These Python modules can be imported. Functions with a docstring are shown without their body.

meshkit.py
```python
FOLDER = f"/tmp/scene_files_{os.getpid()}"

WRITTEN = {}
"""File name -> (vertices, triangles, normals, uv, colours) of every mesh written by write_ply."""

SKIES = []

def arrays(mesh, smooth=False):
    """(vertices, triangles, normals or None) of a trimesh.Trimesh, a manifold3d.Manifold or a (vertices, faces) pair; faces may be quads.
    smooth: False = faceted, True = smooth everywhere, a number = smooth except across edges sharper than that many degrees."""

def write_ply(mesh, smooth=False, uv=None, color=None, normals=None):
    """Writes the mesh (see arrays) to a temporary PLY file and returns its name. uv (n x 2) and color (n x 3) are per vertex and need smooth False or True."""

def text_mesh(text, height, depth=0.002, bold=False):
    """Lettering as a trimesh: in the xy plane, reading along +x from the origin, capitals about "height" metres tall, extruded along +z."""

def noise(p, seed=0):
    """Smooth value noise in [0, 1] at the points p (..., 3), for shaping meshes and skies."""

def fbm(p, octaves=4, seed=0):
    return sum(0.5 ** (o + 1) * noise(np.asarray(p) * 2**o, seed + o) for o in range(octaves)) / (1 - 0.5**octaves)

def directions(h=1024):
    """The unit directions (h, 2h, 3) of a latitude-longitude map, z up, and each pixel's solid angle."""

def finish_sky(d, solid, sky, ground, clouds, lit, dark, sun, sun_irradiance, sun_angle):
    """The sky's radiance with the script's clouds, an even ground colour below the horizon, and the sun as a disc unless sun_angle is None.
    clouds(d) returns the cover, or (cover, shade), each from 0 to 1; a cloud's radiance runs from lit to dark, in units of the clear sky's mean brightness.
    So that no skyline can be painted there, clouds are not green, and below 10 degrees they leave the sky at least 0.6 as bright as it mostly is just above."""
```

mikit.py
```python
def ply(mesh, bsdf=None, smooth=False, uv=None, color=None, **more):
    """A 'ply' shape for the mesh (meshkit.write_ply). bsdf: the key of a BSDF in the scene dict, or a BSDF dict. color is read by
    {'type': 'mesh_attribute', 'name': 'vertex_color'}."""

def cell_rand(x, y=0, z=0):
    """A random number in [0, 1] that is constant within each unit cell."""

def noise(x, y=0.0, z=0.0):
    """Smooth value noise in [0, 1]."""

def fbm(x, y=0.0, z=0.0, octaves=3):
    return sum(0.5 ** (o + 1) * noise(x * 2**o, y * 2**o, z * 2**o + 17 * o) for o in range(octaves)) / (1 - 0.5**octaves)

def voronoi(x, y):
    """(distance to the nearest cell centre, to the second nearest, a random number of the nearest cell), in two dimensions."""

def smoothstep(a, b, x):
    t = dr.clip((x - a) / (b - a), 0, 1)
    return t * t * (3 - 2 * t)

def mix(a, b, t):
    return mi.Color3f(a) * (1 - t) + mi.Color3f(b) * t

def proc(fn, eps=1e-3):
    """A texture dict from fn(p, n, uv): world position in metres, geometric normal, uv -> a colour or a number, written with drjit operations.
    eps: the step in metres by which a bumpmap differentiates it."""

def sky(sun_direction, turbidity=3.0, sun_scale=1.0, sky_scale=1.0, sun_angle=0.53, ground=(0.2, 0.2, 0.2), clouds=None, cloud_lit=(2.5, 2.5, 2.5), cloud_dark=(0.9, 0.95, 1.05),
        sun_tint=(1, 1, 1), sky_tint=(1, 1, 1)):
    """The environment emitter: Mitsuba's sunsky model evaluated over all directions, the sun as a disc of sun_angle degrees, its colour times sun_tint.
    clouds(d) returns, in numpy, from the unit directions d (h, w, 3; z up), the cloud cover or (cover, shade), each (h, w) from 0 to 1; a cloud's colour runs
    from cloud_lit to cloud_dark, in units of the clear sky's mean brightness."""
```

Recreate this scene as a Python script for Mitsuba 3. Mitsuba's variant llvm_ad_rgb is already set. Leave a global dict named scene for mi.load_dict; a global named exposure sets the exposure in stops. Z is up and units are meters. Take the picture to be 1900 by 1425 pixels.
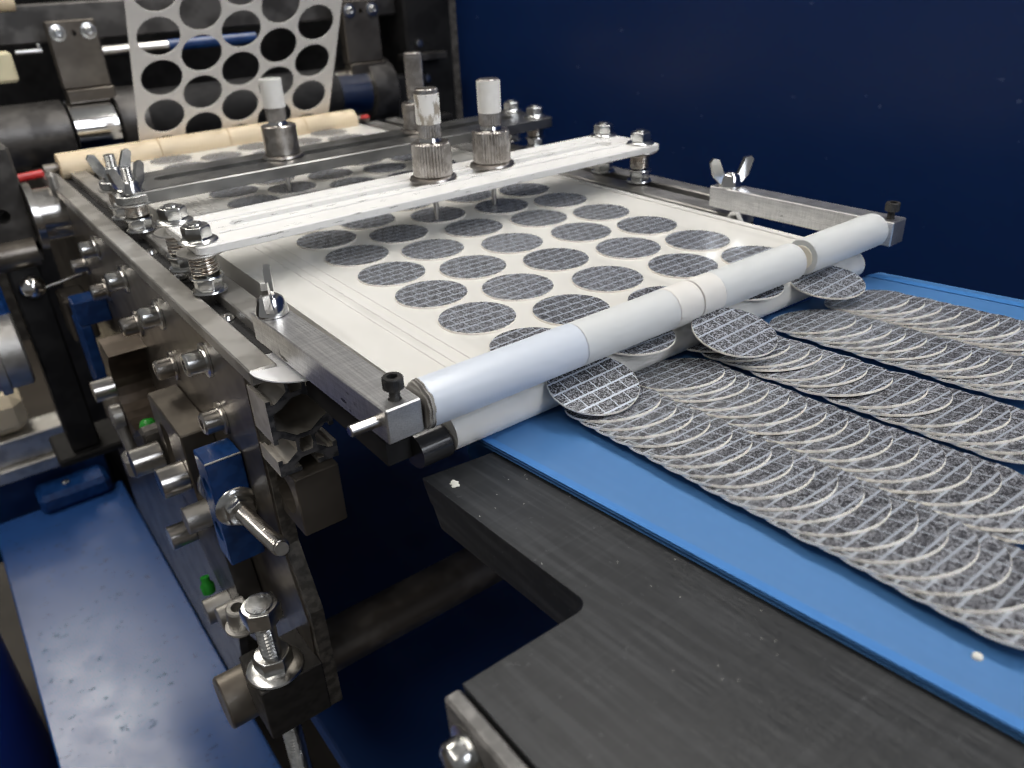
import math, random
import numpy as np, trimesh, mitsuba as mi, mikit, meshkit, drjit as dr
from manifold3d import Manifold, CrossSection
from mikit import proc, noise, fbm, cell_rand, smoothstep, mix

# ------------------------------------------------------------------ camera, light, exposure
T = mi.ScalarTransform4f
scene, labels = {}, {}
CAM = np.array([-0.18211617, -0.43474641, 0.14330898])
FWD = np.array([0.51661319, 0.71235132, -0.47504358])
UP = np.array([0.31683862, 0.35638357, 0.87897898])
scene['camera'] = {'type': 'thinlens', 'fov': math.degrees(2 * math.atan(950 / 1447.786)), 'fov_axis': 'x',
                   'aperture_radius': 0.00105, 'focus_distance': 0.32, 'near_clip': 0.01, 'far_clip': 20.0,
                   'to_world': T().look_at(origin=CAM.tolist(), target=(CAM + FWD).tolist(), up=UP.tolist())}
exposure = 0.2
scene['room_light'] = {'type': 'constant', 'radiance': {'type': 'rgb', 'value': [0.125, 0.125, 0.125]}}


def lamp(key, cx, cy, cz, lx, ly, rgb, label):
    """An unseen ceiling lamp: a housing and a diffuser that gives the light."""
    scene[key + '__diffuser'] = {'type': 'rectangle', 'to_world': T().translate([cx, cy, cz]).rotate([1, 0, 0], 180).scale([lx / 2, ly / 2, 1]),
                                 'emitter': {'type': 'area', 'radiance': {'type': 'rgb', 'value': rgb}}, 'bsdf': {'type': 'diffuse'}}
    scene[key + '__housing'] = {'type': 'cube', 'to_world': T().translate([cx, cy, cz + .04]).scale([lx / 2 + .02, ly / 2 + .02, .03]),
                                'bsdf': {'type': 'diffuse', 'reflectance': {'type': 'rgb', 'value': [.7, .7, .7]}}}
    labels[key] = {'label': label, 'category': 'lamp'}


lamp('unseen_ceiling_lamp', .62, -.1, 1.7, .32, 2.4, [10.5, 10.1, 9.5], 'long white unseen ceiling lamp placed to light the label tray from above')  # out of view overhead, placed as main light on tray and conveyor
lamp('unseen_ceiling_lamp_001', -.36, 2.75, 2.1, .55, 1.3, [15, 14, 12.2], 'white unseen ceiling lamp high behind the machine, reflected in the base plate')  # out of view, placed for its reflection on the blue base plate
lamp('unseen_ceiling_lamp_002', -.95, .1, 1.75, .5, 2.6, [4.6, 4.3, 3.9], 'white unseen ceiling lamp placed to light the left side of the machine')  # out of view, placed to light the side plate and screw heads
scene['unseen_window__pane'] = {'type': 'rectangle', 'to_world': T().translate([.95, -2.3, 1.35]).rotate([1, 0, 0], -90).scale([1.0, .75, 1]),  # out of view behind the camera, placed to light disc rims and nose
                              'emitter': {'type': 'area', 'radiance': {'type': 'rgb', 'value': [4.9, 5.1, 5.5]}}, 'bsdf': {'type': 'diffuse'}}
scene['unseen_window__frame'] = {'type': 'cube', 'to_world': T().translate([.95, -2.34, 1.35]).scale([1.06, .03, .81]), 'bsdf': {'type': 'diffuse', 'reflectance': {'type': 'rgb', 'value': [.6, .6, .6]}}}
labels['unseen_window'] = {'label': 'unseen window panel behind the viewer, placed to light the disc rims', 'category': 'window'}

# ------------------------------------------------------------------ materials


def rgb(*c):
    return {'type': 'rgb', 'value': list(c)}


def mat(key, color, rough=.5, metal=0.0, bump=None, bscale=1e-4, two=True, **kw):
    b = {'type': 'principled', 'base_color': rgb(*color) if isinstance(color, tuple) else color, 'roughness': rough, 'metallic': metal, **kw}
    if bump is not None:
        b = {'type': 'bumpmap', 'tex': bump, 'bsdf': b, 'scale': bscale}
    scene[key] = {'type': 'twosided', 'bsdf': b} if two else b


def blotch(a, b, s, lo=.35, hi=.65, oct=3):
    return proc(lambda p, n, uv: mix(a, b, smoothstep(lo, hi, fbm(p.x * s, p.y * s, p.z * s, oct))))


def brushed(a, b):          # milled aluminium: fine lines along and across, a few dark nicks
    def f(p, n, uv):
        l = noise(p.x * 2600, p.y * 40, p.z * 2600) * .55 + noise(p.x * 90, p.y * 1900, p.z * 200) * .4 - .1 + fbm(p.x * 120, p.y * 120, p.z * 120) * .5
        nick = smoothstep(.80, .86, noise(p.x * 420 + 9, p.y * 210, p.z * 420)) * smoothstep(.6, .75, noise(p.x * 40, p.y * 40 + 3, p.z * 40))
        return mix(mix(a, b, dr.clip(l - .15, 0, 1)), (.06, .06, .06), nick * .9)
    return proc(f)


mat('m_alu', brushed((.40, .40, .41), (.78, .78, .78)), .34, .9)
mat('m_alu_dull', blotch((.40, .39, .37), (.56, .55, .53), 60), .42, .9)
mat('m_alu_cut', blotch((.07, .075, .085), (.20, .20, .21), 300), .5, .7)
mat('m_alu_ext', blotch((.52, .49, .44), (.68, .65, .60), 90), .42, .6)
mat('m_steel', blotch((.50, .48, .455), (.66, .64, .61), 150), .22, 1.0)
mat('m_steel_dark', blotch((.17, .15, .13), (.27, .245, .215), 70), .42, .8)
mat('m_plate', blotch((.125, .11, .095), (.20, .18, .155), 45, .3, .7, 4), .32, .8)
mat('m_plate_edge', blotch((.10, .095, .085), (.22, .205, .185), 300, .3, .8), .5, .7)
mat('m_bracket', blotch((.075, .058, .044), (.125, .10, .08), 80), .38, .7)
mat('m_gun', blotch((.055, .052, .05), (.11, .105, .10), 60), .4, .6)
mat('m_rear_bar', blotch((.22, .22, .215), (.34, .34, .33), 60), .28, .9)
mat('m_grey_iron', blotch((.13, .128, .125), (.21, .205, .20), 350), .55, .4)
mat('m_chrome', (.80, .80, .79), .10, 1.0)
mat('m_zinc', blotch((.62, .63, .62), (.78, .78, .77), 250), .20, 1.0)
mat('m_spring', blotch((.55, .48, .42), (.72, .70, .66), 400), .15, 1.0)
mat('m_knurl', blotch((.40, .37, .34), (.56, .53, .50), 200), .30, 1.0)
mat('m_oxide', blotch((.025, .025, .025), (.05, .048, .045), 300), .35, .3)
mat('m_black', blotch((.010, .010, .011), (.018, .018, .019), 60), .65, 0.0, specular=.25)
mat('m_black_gloss', blotch((.012, .012, .013), (.022, .022, .023), 40), .18, 0.0)
mat('m_black_plastic', proc(lambda p, n, uv: mix((.013, .0145, .0165), (.044, .047, .052),
    (smoothstep(.40, .75, fbm(p.x * 520 + p.y * 15, p.y * 26, p.z * 300, 4)) * .38 + .22 * smoothstep(.45, .8, fbm(p.x * 45, p.y * 900, p.z * 300, 4)) * fbm(p.x * 20, p.y * 20, 3.)) + smoothstep(.90, .94, noise(p.x * 900, p.y * 900, p.z * 900)) * .5)),
    .42, 0.0, proc(lambda p, n, uv: noise(p.x * 2600, p.y * 160, p.z * 1500) + .6 * noise(p.x * 500, p.y * 500, p.z * 500), 2e-4), 6e-5, specular=.4)
mat('m_black_bracket', blotch((.020, .019, .018), (.034, .032, .03), 200, .3, .7), .55)
mat('m_fleck', (.62, .62, .57), .7)
mat('m_white_belt', proc(lambda p, n, uv: mix((.585, .58, .55), (.64, .635, .605), fbm(p.x * 30, p.y * 6, 3., 3)) * (1 - .10 * smoothstep(.55, .9, fbm(p.x * 90, p.y * 9, 7., 3)))), .20)
mat('m_belt_ridge', (.63, .625, .60), .22)

mat('m_white_paint', proc(lambda p, n, uv: mix((.72, .72, .705), (.20, .19, .18), smoothstep(.70, .78, fbm(p.x * 90, p.y * 900, p.z * 900, 3)) * .8)), .35)
mat('m_tape', proc(lambda p, n, uv: mix((.78, .775, .75), (.70, .69, .65), fbm(p.x * 300, p.y * 300, p.z * 300))), .5)
mat('m_tape_worn', proc(lambda p, n, uv: mix((.76, .75, .72), (.34, .30, .24), smoothstep(.50, .66, fbm(p.x * 380, p.y * 380, p.z * 130 + 5., 3)))), .5)
mat('m_sleeve_blue', (.55, .60, .67), .24, 0.0, clearcoat=.35, clearcoat_gloss=.9)
mat('m_sleeve', (.58, .60, .60), .26, 0.0, clearcoat=.4, clearcoat_gloss=.9)
mat('m_collar', (.66, .65, .62), .40)
mat('m_sleeve_end', proc(lambda p, n, uv: mix((.06, .055, .05), (.30, .29, .27), smoothstep(.35, .6, noise(p.x * 2600, p.y * 90, p.z * 90)))), .6)
mat('m_bore', (.74, .70, .60), .45)
mat('m_cream', proc(lambda p, n, uv: mix((.74, .60, .40), (.79, .66, .46), fbm(p.x * 30, p.y * 90, p.z * 90))), .40)
mat('m_web', proc(lambda p, n, uv: mix((.70, .665, .62), (.76, .73, .69), fbm(p.x * 20, p.y * 20, p.z * 20))), .6)
mat('m_blue_belt', proc(lambda p, n, uv: mix((.047, .145, .34), (.064, .178, .395), fbm(p.x * 160, p.y * 9, p.z * 10, 4))), .42)
mat('m_blue_edge', (.046, .175, .45), .38)
mat('m_wall', proc(lambda p, n, uv: mix((.006, .026, .118), (.009, .034, .14), fbm(p.x * 10, p.y * 10, p.z * 10)) + mi.Color3f(.05, .06, .08) * smoothstep(.86, .92, noise(p.x * 160, p.y * 160 + 50, p.z * 160)) * smoothstep(.6, .7, noise(p.x * 30, p.y * 30, p.z * 30 + 9))),
    .34, 0.0, proc(lambda p, n, uv: fbm(p.x * 60, p.y * 60, p.z * 60, 3), 1e-3), 3e-4, specular=.35)
mat('m_table', proc(lambda p, n, uv: mix((.018, .070, .245), (.028, .094, .30), fbm(p.x * 14, p.y * 14, 0., 4)) * (1 - .4 * smoothstep(.72, .80, fbm(p.x * 130 + 2 * fbm(p.x * 60, p.y * 60, 1.), p.y * 260, 4., 4)))),
    proc(lambda p, n, uv: .21 + .12 * fbm(p.x * 45, p.y * 45, 2., 4) + .14 * smoothstep(.70, .80, fbm(p.x * 130 + 2 * fbm(p.x * 60, p.y * 60, 1.), p.y * 260, 4., 4))), 0.0, specular=.45)
mat('m_blue_paint', blotch((.006, .035, .14), (.010, .05, .18), 200), .25)
mat('m_deep_blue', blotch((.004, .018, .075), (.007, .027, .10), 15), .35, specular=.3)
mat('m_drum', (.008, .03, .22), .4)
mat('m_violet', (.12, .09, .30), .5)
mat('m_floor', blotch((.035, .030, .024), (.06, .05, .04), 8), .6)
mat('m_red', (.50, .03, .03), .3)
mat('m_green', (.02, .30, .03), .35)
mat('m_yellow', (.66, .60, .40), .5)
mat('m_tray_cream', (.62, .54, .40), .55)
mat('m_disc_back', (.74, .75, .77), .35)
mat('m_disc_side', (.62, .55, .44), .6)

# printed label: uv holds millimetres on the disc, u shifted by 1000 per print variant
R, TH = 18.0, .92


def label_fields(uv):
    var = dr.floor((uv.x + 500) / 1000)
    x, y = uv.x - 1000 * var, uv.y
    rad = dr.sqrt(x * x + y * y)
    px, py = x + 6.5 * cell_rand(var, 3, 1), y + 5.9 * cell_rand(var, 5, 2)
    row = dr.floor(py / 5.9)
    fy = py - 5.9 * row
    par = row - 2 * dr.floor(row / 2)
    cx = (px + 3.25 * par) / 6.5
    col = dr.floor(cx)
    fx = (cx - col) * 6.5
    cell = smoothstep(.38, .50, fy) * smoothstep(5.52, 5.40, fy) * smoothstep(.17, .26, fx) * smoothstep(6.33, 6.24, fx)
    rim = smoothstep(R - .72, R - .6, rad)
    side = smoothstep(R + .9, R + 1.5, rad)
    grain = fbm(px * 2.5, py * 2.5, var * 7., 2)
    return x, y, rad, cell, rim, side, grain, col + 17 * row


def var_of(uv):
    return dr.floor((uv.x + 500) / 1000)


def label_color(p, n, uv):
    x, y, rad, cell, rim, side, grain, cid = label_fields(uv)
    ink = mix((.022, .023, .028), (.29, .30, .335), smoothstep(.42, .68, grain)) * (.82 + .36 * cell_rand(var_of(uv), 9, 4))  # per-disc tone factor paints the sheen difference between discs into the ink
    c = mix((.46, .50, .565), ink, cell)
    ang = dr.atan2(y, x)
    tick = smoothstep(.66, .72, noise(ang * 34 + 100, rad * .6, 3.)) * smoothstep(R + .7, R + .3, rad)
    c = mix(c, mix((.86, .83, .76), (.05, .05, .05), tick * .5), rim)
    return mix(c, (.84, .80, .72), side)


def label_metal(p, n, uv):
    x, y, rad, cell, rim, side, grain, cid = label_fields(uv)
    return (.46 - .26 * cell) * (1 - rim)


mat('m_label', proc(label_color), proc(lambda p, n, uv: .34 + .18 * smoothstep(R - .72, R - .6, dr.sqrt(dr.square(uv.x - 1000 * dr.floor((uv.x + 500) / 1000)) + uv.y * uv.y))), proc(label_metal))

# ------------------------------------------------------------------ mesh helpers (millimetres)


def cat(*ms):
    return trimesh.util.concatenate([m for m in ms])


def CS(loop):
    l = np.asarray(loop, float)
    a = np.sum(l[:, 0] * np.roll(l[:, 1], -1) - l[:, 1] * np.roll(l[:, 0], -1))
    return CrossSection([l if a > 0 else l[::-1]])


def man(m):
    """trimesh of a manifold."""
    a = m.to_mesh()
    return trimesh.Trimesh(a.vert_properties[:, :3], a.tri_verts, process=False)


def tom(m):
    import manifold3d
    return Manifold(manifold3d.Mesh(np.asarray(m.vertices, np.float32), np.asarray(m.faces, np.uint32)))


def hull(pts):
    return trimesh.convex.convex_hull(np.asarray(pts, float))


def box(x0, x1, y0, y1, z0, z1, c=.5):
    c = min(c, (x1 - x0) * .45, (y1 - y0) * .45, (z1 - z0) * .45)
    P = []
    for x, sx in ((x0, 1), (x1, -1)):
        for y, sy in ((y0, 1), (y1, -1)):
            for z, sz in ((z0, 1), (z1, -1)):
                P += [(x, y + sy * c, z + sz * c), (x + sx * c, y, z + sz * c), (x + sx * c, y + sy * c, z)]
    return hull(P)


def basis(d):
    d = np.asarray(d, float) / np.linalg.norm(d)
    a = np.array([0, 0, 1.0]) if abs(d[2]) < .9 else np.array([1.0, 0, 0])
    u = np.cross(a, d); u /= np.linalg.norm(u)
    return u, np.cross(d, u), d


def lathe(prof, p=(0, 0, 0), d=(0, 0, 1), n=40, shape=None):
    """Revolves (radius, height) pairs about the axis d through p; shape(theta, radius) may alter the radius."""
    u, v, w = basis(d)
    th = np.arange(n) * 2 * np.pi / n
    prof = [(max(r, 1e-4), h) for r, h in prof]
    V = []
    for r, h in prof:
        rr = r * np.ones(n) if shape is None else shape(th, r)
        V.append(np.asarray(p) + rr[:, None] * (np.cos(th)[:, None] * u + np.sin(th)[:, None] * v) + h * w)
    V = np.vstack(V)
    F = []
    i = np.arange(n); j = (i + 1) % n
    for k in range(len(prof) - 1):
        a, b = k * n, (k + 1) * n
        F += [np.stack([a + i, a + j, b + j], 1), np.stack([a + i, b + j, b + i], 1)]
    c0, c1 = len(V), len(V) + 1
    V = np.vstack([V, np.asarray(p) + prof[0][1] * w, np.asarray(p) + prof[-1][1] * w])
    e = (len(prof) - 1) * n
    F += [np.stack([j, i, i * 0 + c0], 1), np.stack([e + i, e + j, i * 0 + c1], 1)]
    return trimesh.Trimesh(V, np.vstack(F), process=False)


def cyl(p, q, r, n=40, c=.4):
    p, q = np.asarray(p, float), np.asarray(q, float)
    L = np.linalg.norm(q - p); c = min(c, r * .5, L * .45)
    return lathe([(r - c, 0), (r, c), (r, L - c), (r - c, L)], p, q - p, n)


def tube(p, q, r, ri, n=40, c=.3):
    p, q = np.asarray(p, float), np.asarray(q, float)
    L = np.linalg.norm(q - p)
    m = lathe([(ri, 0), (r - c, 0), (r, c), (r, L - c), (r - c, L), (ri, L), (ri, 0)], p, q - p, n)
    return trimesh.Trimesh(m.vertices, m.faces[:-2 * n], process=False)


def hexa(p, d, af, h, ch=.8, n=96, rot=0.0):
    """A hexagon head or nut: the corners of its faces are turned off."""
    def shape(th, r):
        a = (th + rot + np.pi / 6) % (np.pi / 3) - np.pi / 6
        hexr = af / 2 / np.cos(a)
        return np.minimum(hexr, r)
    big = af / 2 / math.cos(math.pi / 6)
    return lathe([(af / 2 - .4, 0), (big + .2, ch * .8), (big + .2, h - ch * .8), (af / 2 - .4, h)], p, d, n, shape)


def thread(p, q, r, pitch=1.25, n=20):
    p, q = np.asarray(p, float), np.asarray(q, float)
    u, v, w = basis(q - p); L = np.linalg.norm(q - p)
    k = max(8, int(L / pitch * 5)); hs = np.linspace(0, L, k); th = np.arange(n) * 2 * np.pi / n
    H, A = np.meshgrid(hs, th, indexing='ij')
    ph = (H / pitch - A / (2 * np.pi)) % 1
    rr = r - .62 * pitch * (1 - np.abs(2 * ph - 1)) * .9
    V = (p + rr[..., None] * (np.cos(A)[..., None] * u + np.sin(A)[..., None] * v) + H[..., None] * w).reshape(-1, 3)
    i = np.arange(n); j = (i + 1) % n; F = []
    for s in range(k - 1):
        a, b = s * n, (s + 1) * n
        F += [np.stack([a + i, a + j, b + j], 1), np.stack([a + i, b + j, b + i], 1)]
    c0 = len(V); V = np.vstack([V, p, q])
    F += [np.stack([j, i, i * 0 + c0], 1), np.stack([(k - 1) * n + i, (k - 1) * n + j, i * 0 + c0 + 1], 1)]
    return trimesh.Trimesh(V, np.vstack(F), process=False)


def spring(p, h, r, wire, turns, n=8):
    k = int(turns * 20); t = np.linspace(0, 1, k + 1)
    a = t * turns * 2 * np.pi
    P = np.stack([p[0] + r * np.cos(a), p[1] + r * np.sin(a), p[2] + wire + t * (h - 2 * wire)], 1)
    th = np.arange(n) * 2 * np.pi / n
    rad = np.stack([np.cos(a), np.sin(a), 0 * a], 1)
    V = (P[:, None] + wire * (np.cos(th)[None, :, None] * rad[:, None] + np.sin(th)[None, :, None] * np.array([0, 0, 1.0]))).reshape(-1, 3)
    i = np.arange(n); j = (i + 1) % n
    F = [f for s in range(k) for f in (np.stack([s * n + i, (s + 1) * n + i, (s + 1) * n + j], 1), np.stack([s * n + i, (s + 1) * n + j, s * n + j], 1))]
    return trimesh.Trimesh(V, np.vstack(F), process=False)


def knurled(p, h, r, teeth, depth=.35, bev=.8):
    n = teeth * 6
    def shape(th, rr):
        return rr - depth * (np.abs((th * teeth / (2 * np.pi)) % 1 * 2 - 1) ** 2.2) * (rr > r * .93)
    return lathe([(r - bev - .6, 0), (r, bev * .5), (r, h - bev), (r - bev, h)], p, (0, 0, 1), n, shape)


def sweep(path, r, n=12):
    p = np.asarray(path, float); t = np.gradient(p, axis=0); t /= np.linalg.norm(t, axis=1, keepdims=True)
    a = np.cross(t, np.where(np.abs(t[:, 2:]) < .9, [[0, 0, 1.0]], [[1.0, 0, 0]])); a /= np.linalg.norm(a, axis=1, keepdims=True)
    b = np.cross(t, a); th = np.arange(n) * 2 * np.pi / n
    V = (p[:, None] + r * (np.cos(th)[None, :, None] * a[:, None] + np.sin(th)[None, :, None] * b[:, None])).reshape(-1, 3)
    i = np.arange(n); j = (i + 1) % n; F = []
    for s in range(len(p) - 1):
        F += [np.stack([s * n + i, s * n + j, (s + 1) * n + j], 1), np.stack([s * n + i, (s + 1) * n + j, (s + 1) * n + i], 1)]
    c0 = len(V); V = np.vstack([V, p[0], p[-1]]); e = (len(p) - 1) * n
    F += [np.stack([j, i, i * 0 + c0], 1), np.stack([e + i, e + j, i * 0 + c0 + 1], 1)]
    return trimesh.Trimesh(V, np.vstack(F), process=False)


def prism_x(yz, x0, x1):
    """Extrudes a (y, z) outline (shapely-free, may have holes as further loops) along x."""
    m = man(CS(yz[0]).extrude(x1 - x0))
    v = np.array(m.vertices)
    return trimesh.Trimesh(np.stack([v[:, 2] + x0, v[:, 0], v[:, 1]], 1), m.faces, process=False)


def moved(m, mat4):
    m = m.copy(); m.apply_transform(mat4); return m


def rotz(a, c=(0, 0, 0)):
    return trimesh.transformations.rotation_matrix(a, [0, 0, 1], c)


# ------------------------------------------------------------------ scene helpers
count = {}


def key_for(name):
    k = count.get(name, -1) + 1
    count[name] = k
    return name if k == 0 else f'{name}_{k:03d}'


def thing(name, label, category, group=None):
    k = key_for(name)
    labels[k] = {'label': label, 'category': category}
    if group:
        labels[k]['group'] = group
    return k


def put(key, mesh, m, smooth=35, uv=None, mm=True, **kw):
    mesh = mesh.copy()
    if len(mesh.faces) == 0:
        raise ValueError('empty mesh ' + key)
    if mm:
        mesh.vertices = np.asarray(mesh.vertices) * .001
    scene[key] = mikit.ply(mesh, m, smooth=smooth, uv=uv, **kw)
    return key


def part(parent, name, mesh, m, smooth=35, label=None):
    k = put(key_for(f'{parent}__{name}'), mesh, m, smooth)
    if label:
        labels[k] = {'label': label}
    return k


def single(name, mesh, m, label, category, smooth=35, group=None):
    k = thing(name, label, category, group)
    put(k, mesh, m, smooth)
    return k


def structure(name, mesh, m, label=None, smooth=False):
    k = key_for(name)
    put(k, mesh, m, smooth)
    labels[k] = {'kind': 'structure', 'label': label or name.replace('_', ' ')}
    return k


# conveyor frame (x across, y along the travel, z up from the disc plane)
CE, CD = np.array([.99956502, -.02949179, 0]), np.array([-.02941409, -.99693153, .07254192])
CN = np.array([.00213939, .07251037, .99736536])
CO, CK = np.array([4.30, -243.26, -9.76]), 1.035
CM = np.eye(4); CM[:3, 0], CM[:3, 1], CM[:3, 2], CM[:3, 3] = CE, CD, CN, CO


def conv(m):
    m = m.copy(); v = np.asarray(m.vertices)
    m.vertices = CO + CK * (v[:, :1] * CE + v[:, 1:2] * CD + v[:, 2:] * CN)
    m.invert()      # the frame is left-handed
    return m


# ------------------------------------------------------------------ setting
structure('floor', box(-3000, 3000, -2500, 3500, -720, -700, 1), 'm_floor', 'dark brown shop floor below the machine')
structure('wall', box(402, 430, -1500, 452, -700, 600, 1), 'm_wall', 'dark navy blue machine panel behind the tray and conveyor')
structure('machine_base', box(-250, -98.4, -140, 590, -470, -450, 1.5), 'm_table', 'scuffed blue painted base plate at the lower left')
structure('machine_bed', box(-84, 400, -200, 700, -330, -310, 1.5), 'm_deep_blue', 'dark blue painted bed under the machine')

single('return_roller', cyl((-66, -120, -40), (205, -120, -40), 6, 40), 'm_black_gloss', 'thin black return roller under the front of the white carrier belt', 'roller')
# blue lip, grey rails and cream tray behind the base plate
t = thing('base_rail', 'grey aluminium rail with bright edges across the back of the blue base plate', 'rail')
part(t, 'beam', box(-700, -106, 612, 680, -520, -404, 2), 'm_deep_blue', label='dark blue painted face under the grey rail')
part(t, 'lower_bar', box(-700, -140, 596, 640, -404, -386, 1.5), 'm_alu_dull')
part(t, 'upper_bar', box(-700, -140, 606, 650, -386, -352, 1.5), 'm_alu_dull')
part(t, 'blue_tab', box(-196, -112, 566, 611, -449.6, -424, 6), 'm_blue_paint', label='blue painted tab with a screw on the base plate')
part(t, 'tab_screw', lathe([(4, 0), (5, .5), (5, 2), (3, 3), (.01, 3.2)], (-160, 588, -424.2), (0, 0, 1), 24), 'm_zinc')
t = thing('cream_tray', 'cream plastic tray at the far left behind the black upright', 'tray')
part(t, 'tray_body', box(-520, -172, 610, 800, -350, -300, 12), 'm_tray_cream')
part(t, 'green_wire', cyl((-232, 620, -298), (-190, 640, -298), 2.2, 12), 'm_green')
single('drum', lathe([(0, 0), (70, 0), (74, 4), (74, 380), (70, 384), (0, 384)], (-348, 420, -700), (0, 0, 1), 64), 'm_drum', 'dark blue drum on the floor at the left picture edge', 'drum')
single('cushion', lathe([(10, 0), (50, 2), (60, 30), (50, 58), (10, 62)], (-330, 200, -700), (0, 0, 1), 40), 'm_violet', 'violet bundle on the floor at the lower left corner', 'bundle', smooth=60)

# ------------------------------------------------------------------ side plate with screws (left of the machine)
t = thing('side_plate', 'brown grey steel side plate of the machine with two rows of screws', 'machine plate')
prof = [(-118, -8), (500, -8), (500, -445), (120, -445), (60, -300), (-60, -240), (-128, -206), (-133, -150), (-118, -112)]
part(t, 'plate', prism_x([prof[::-1]], -98, -91), 'm_plate', False)
part(t, 'edge_strip', prism_x([[(-120, -8), (-112, -8), (-112, -106), (-127, -146), (-127, -210), (-137, -206), (-136, -140), (-120.2, -106)]], -97, -90), 'm_plate_edge', False, 'rough dark machined front edge')


def socket_screw(parent, p, d, r=6.2, L=9, m='m_steel', washer=True):
    p, d = np.asarray(p, float), np.asarray(d, float)
    if washer:
        w = lathe([(r + .2, 0), (r + 3.0, .2), (r + 3.0, 1.6), (r + .2, 2.0), (r + .2, 3.2)], p, d, 40)
        k = part(parent, 'socket_screw', w, m)
    base = p + d * (3.2 if washer else 0)
    hx = lambda th, rr: np.where(rr < r * .62, np.minimum(rr, r * .5 / np.cos((th + np.pi / 6) % (np.pi / 3) - np.pi / 6)), rr)
    head = lathe([(r, 0), (r, L - 1), (r - .9, L), (r * .6, L), (r * .59, L - .2), (r * .58, L - 4.5), (.01, L - 4.8)], base, d, 48, hx)
    if washer:
        put(f'{k}__head', head, m)
    else:
        k = part(parent, 'socket_screw', head, m)
    return k


for y, z in ((185, -26), (106, -28), (24, -27), (-60, -25), (268, -60), (197, -62), (103, -59), (23, -60), (-64, -57)):
    socket_screw(t, (-98, y, z), (-1, 0, 0), 6.0, 8.0, 'm_zinc' if z > -50 else 'm_steel')

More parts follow.
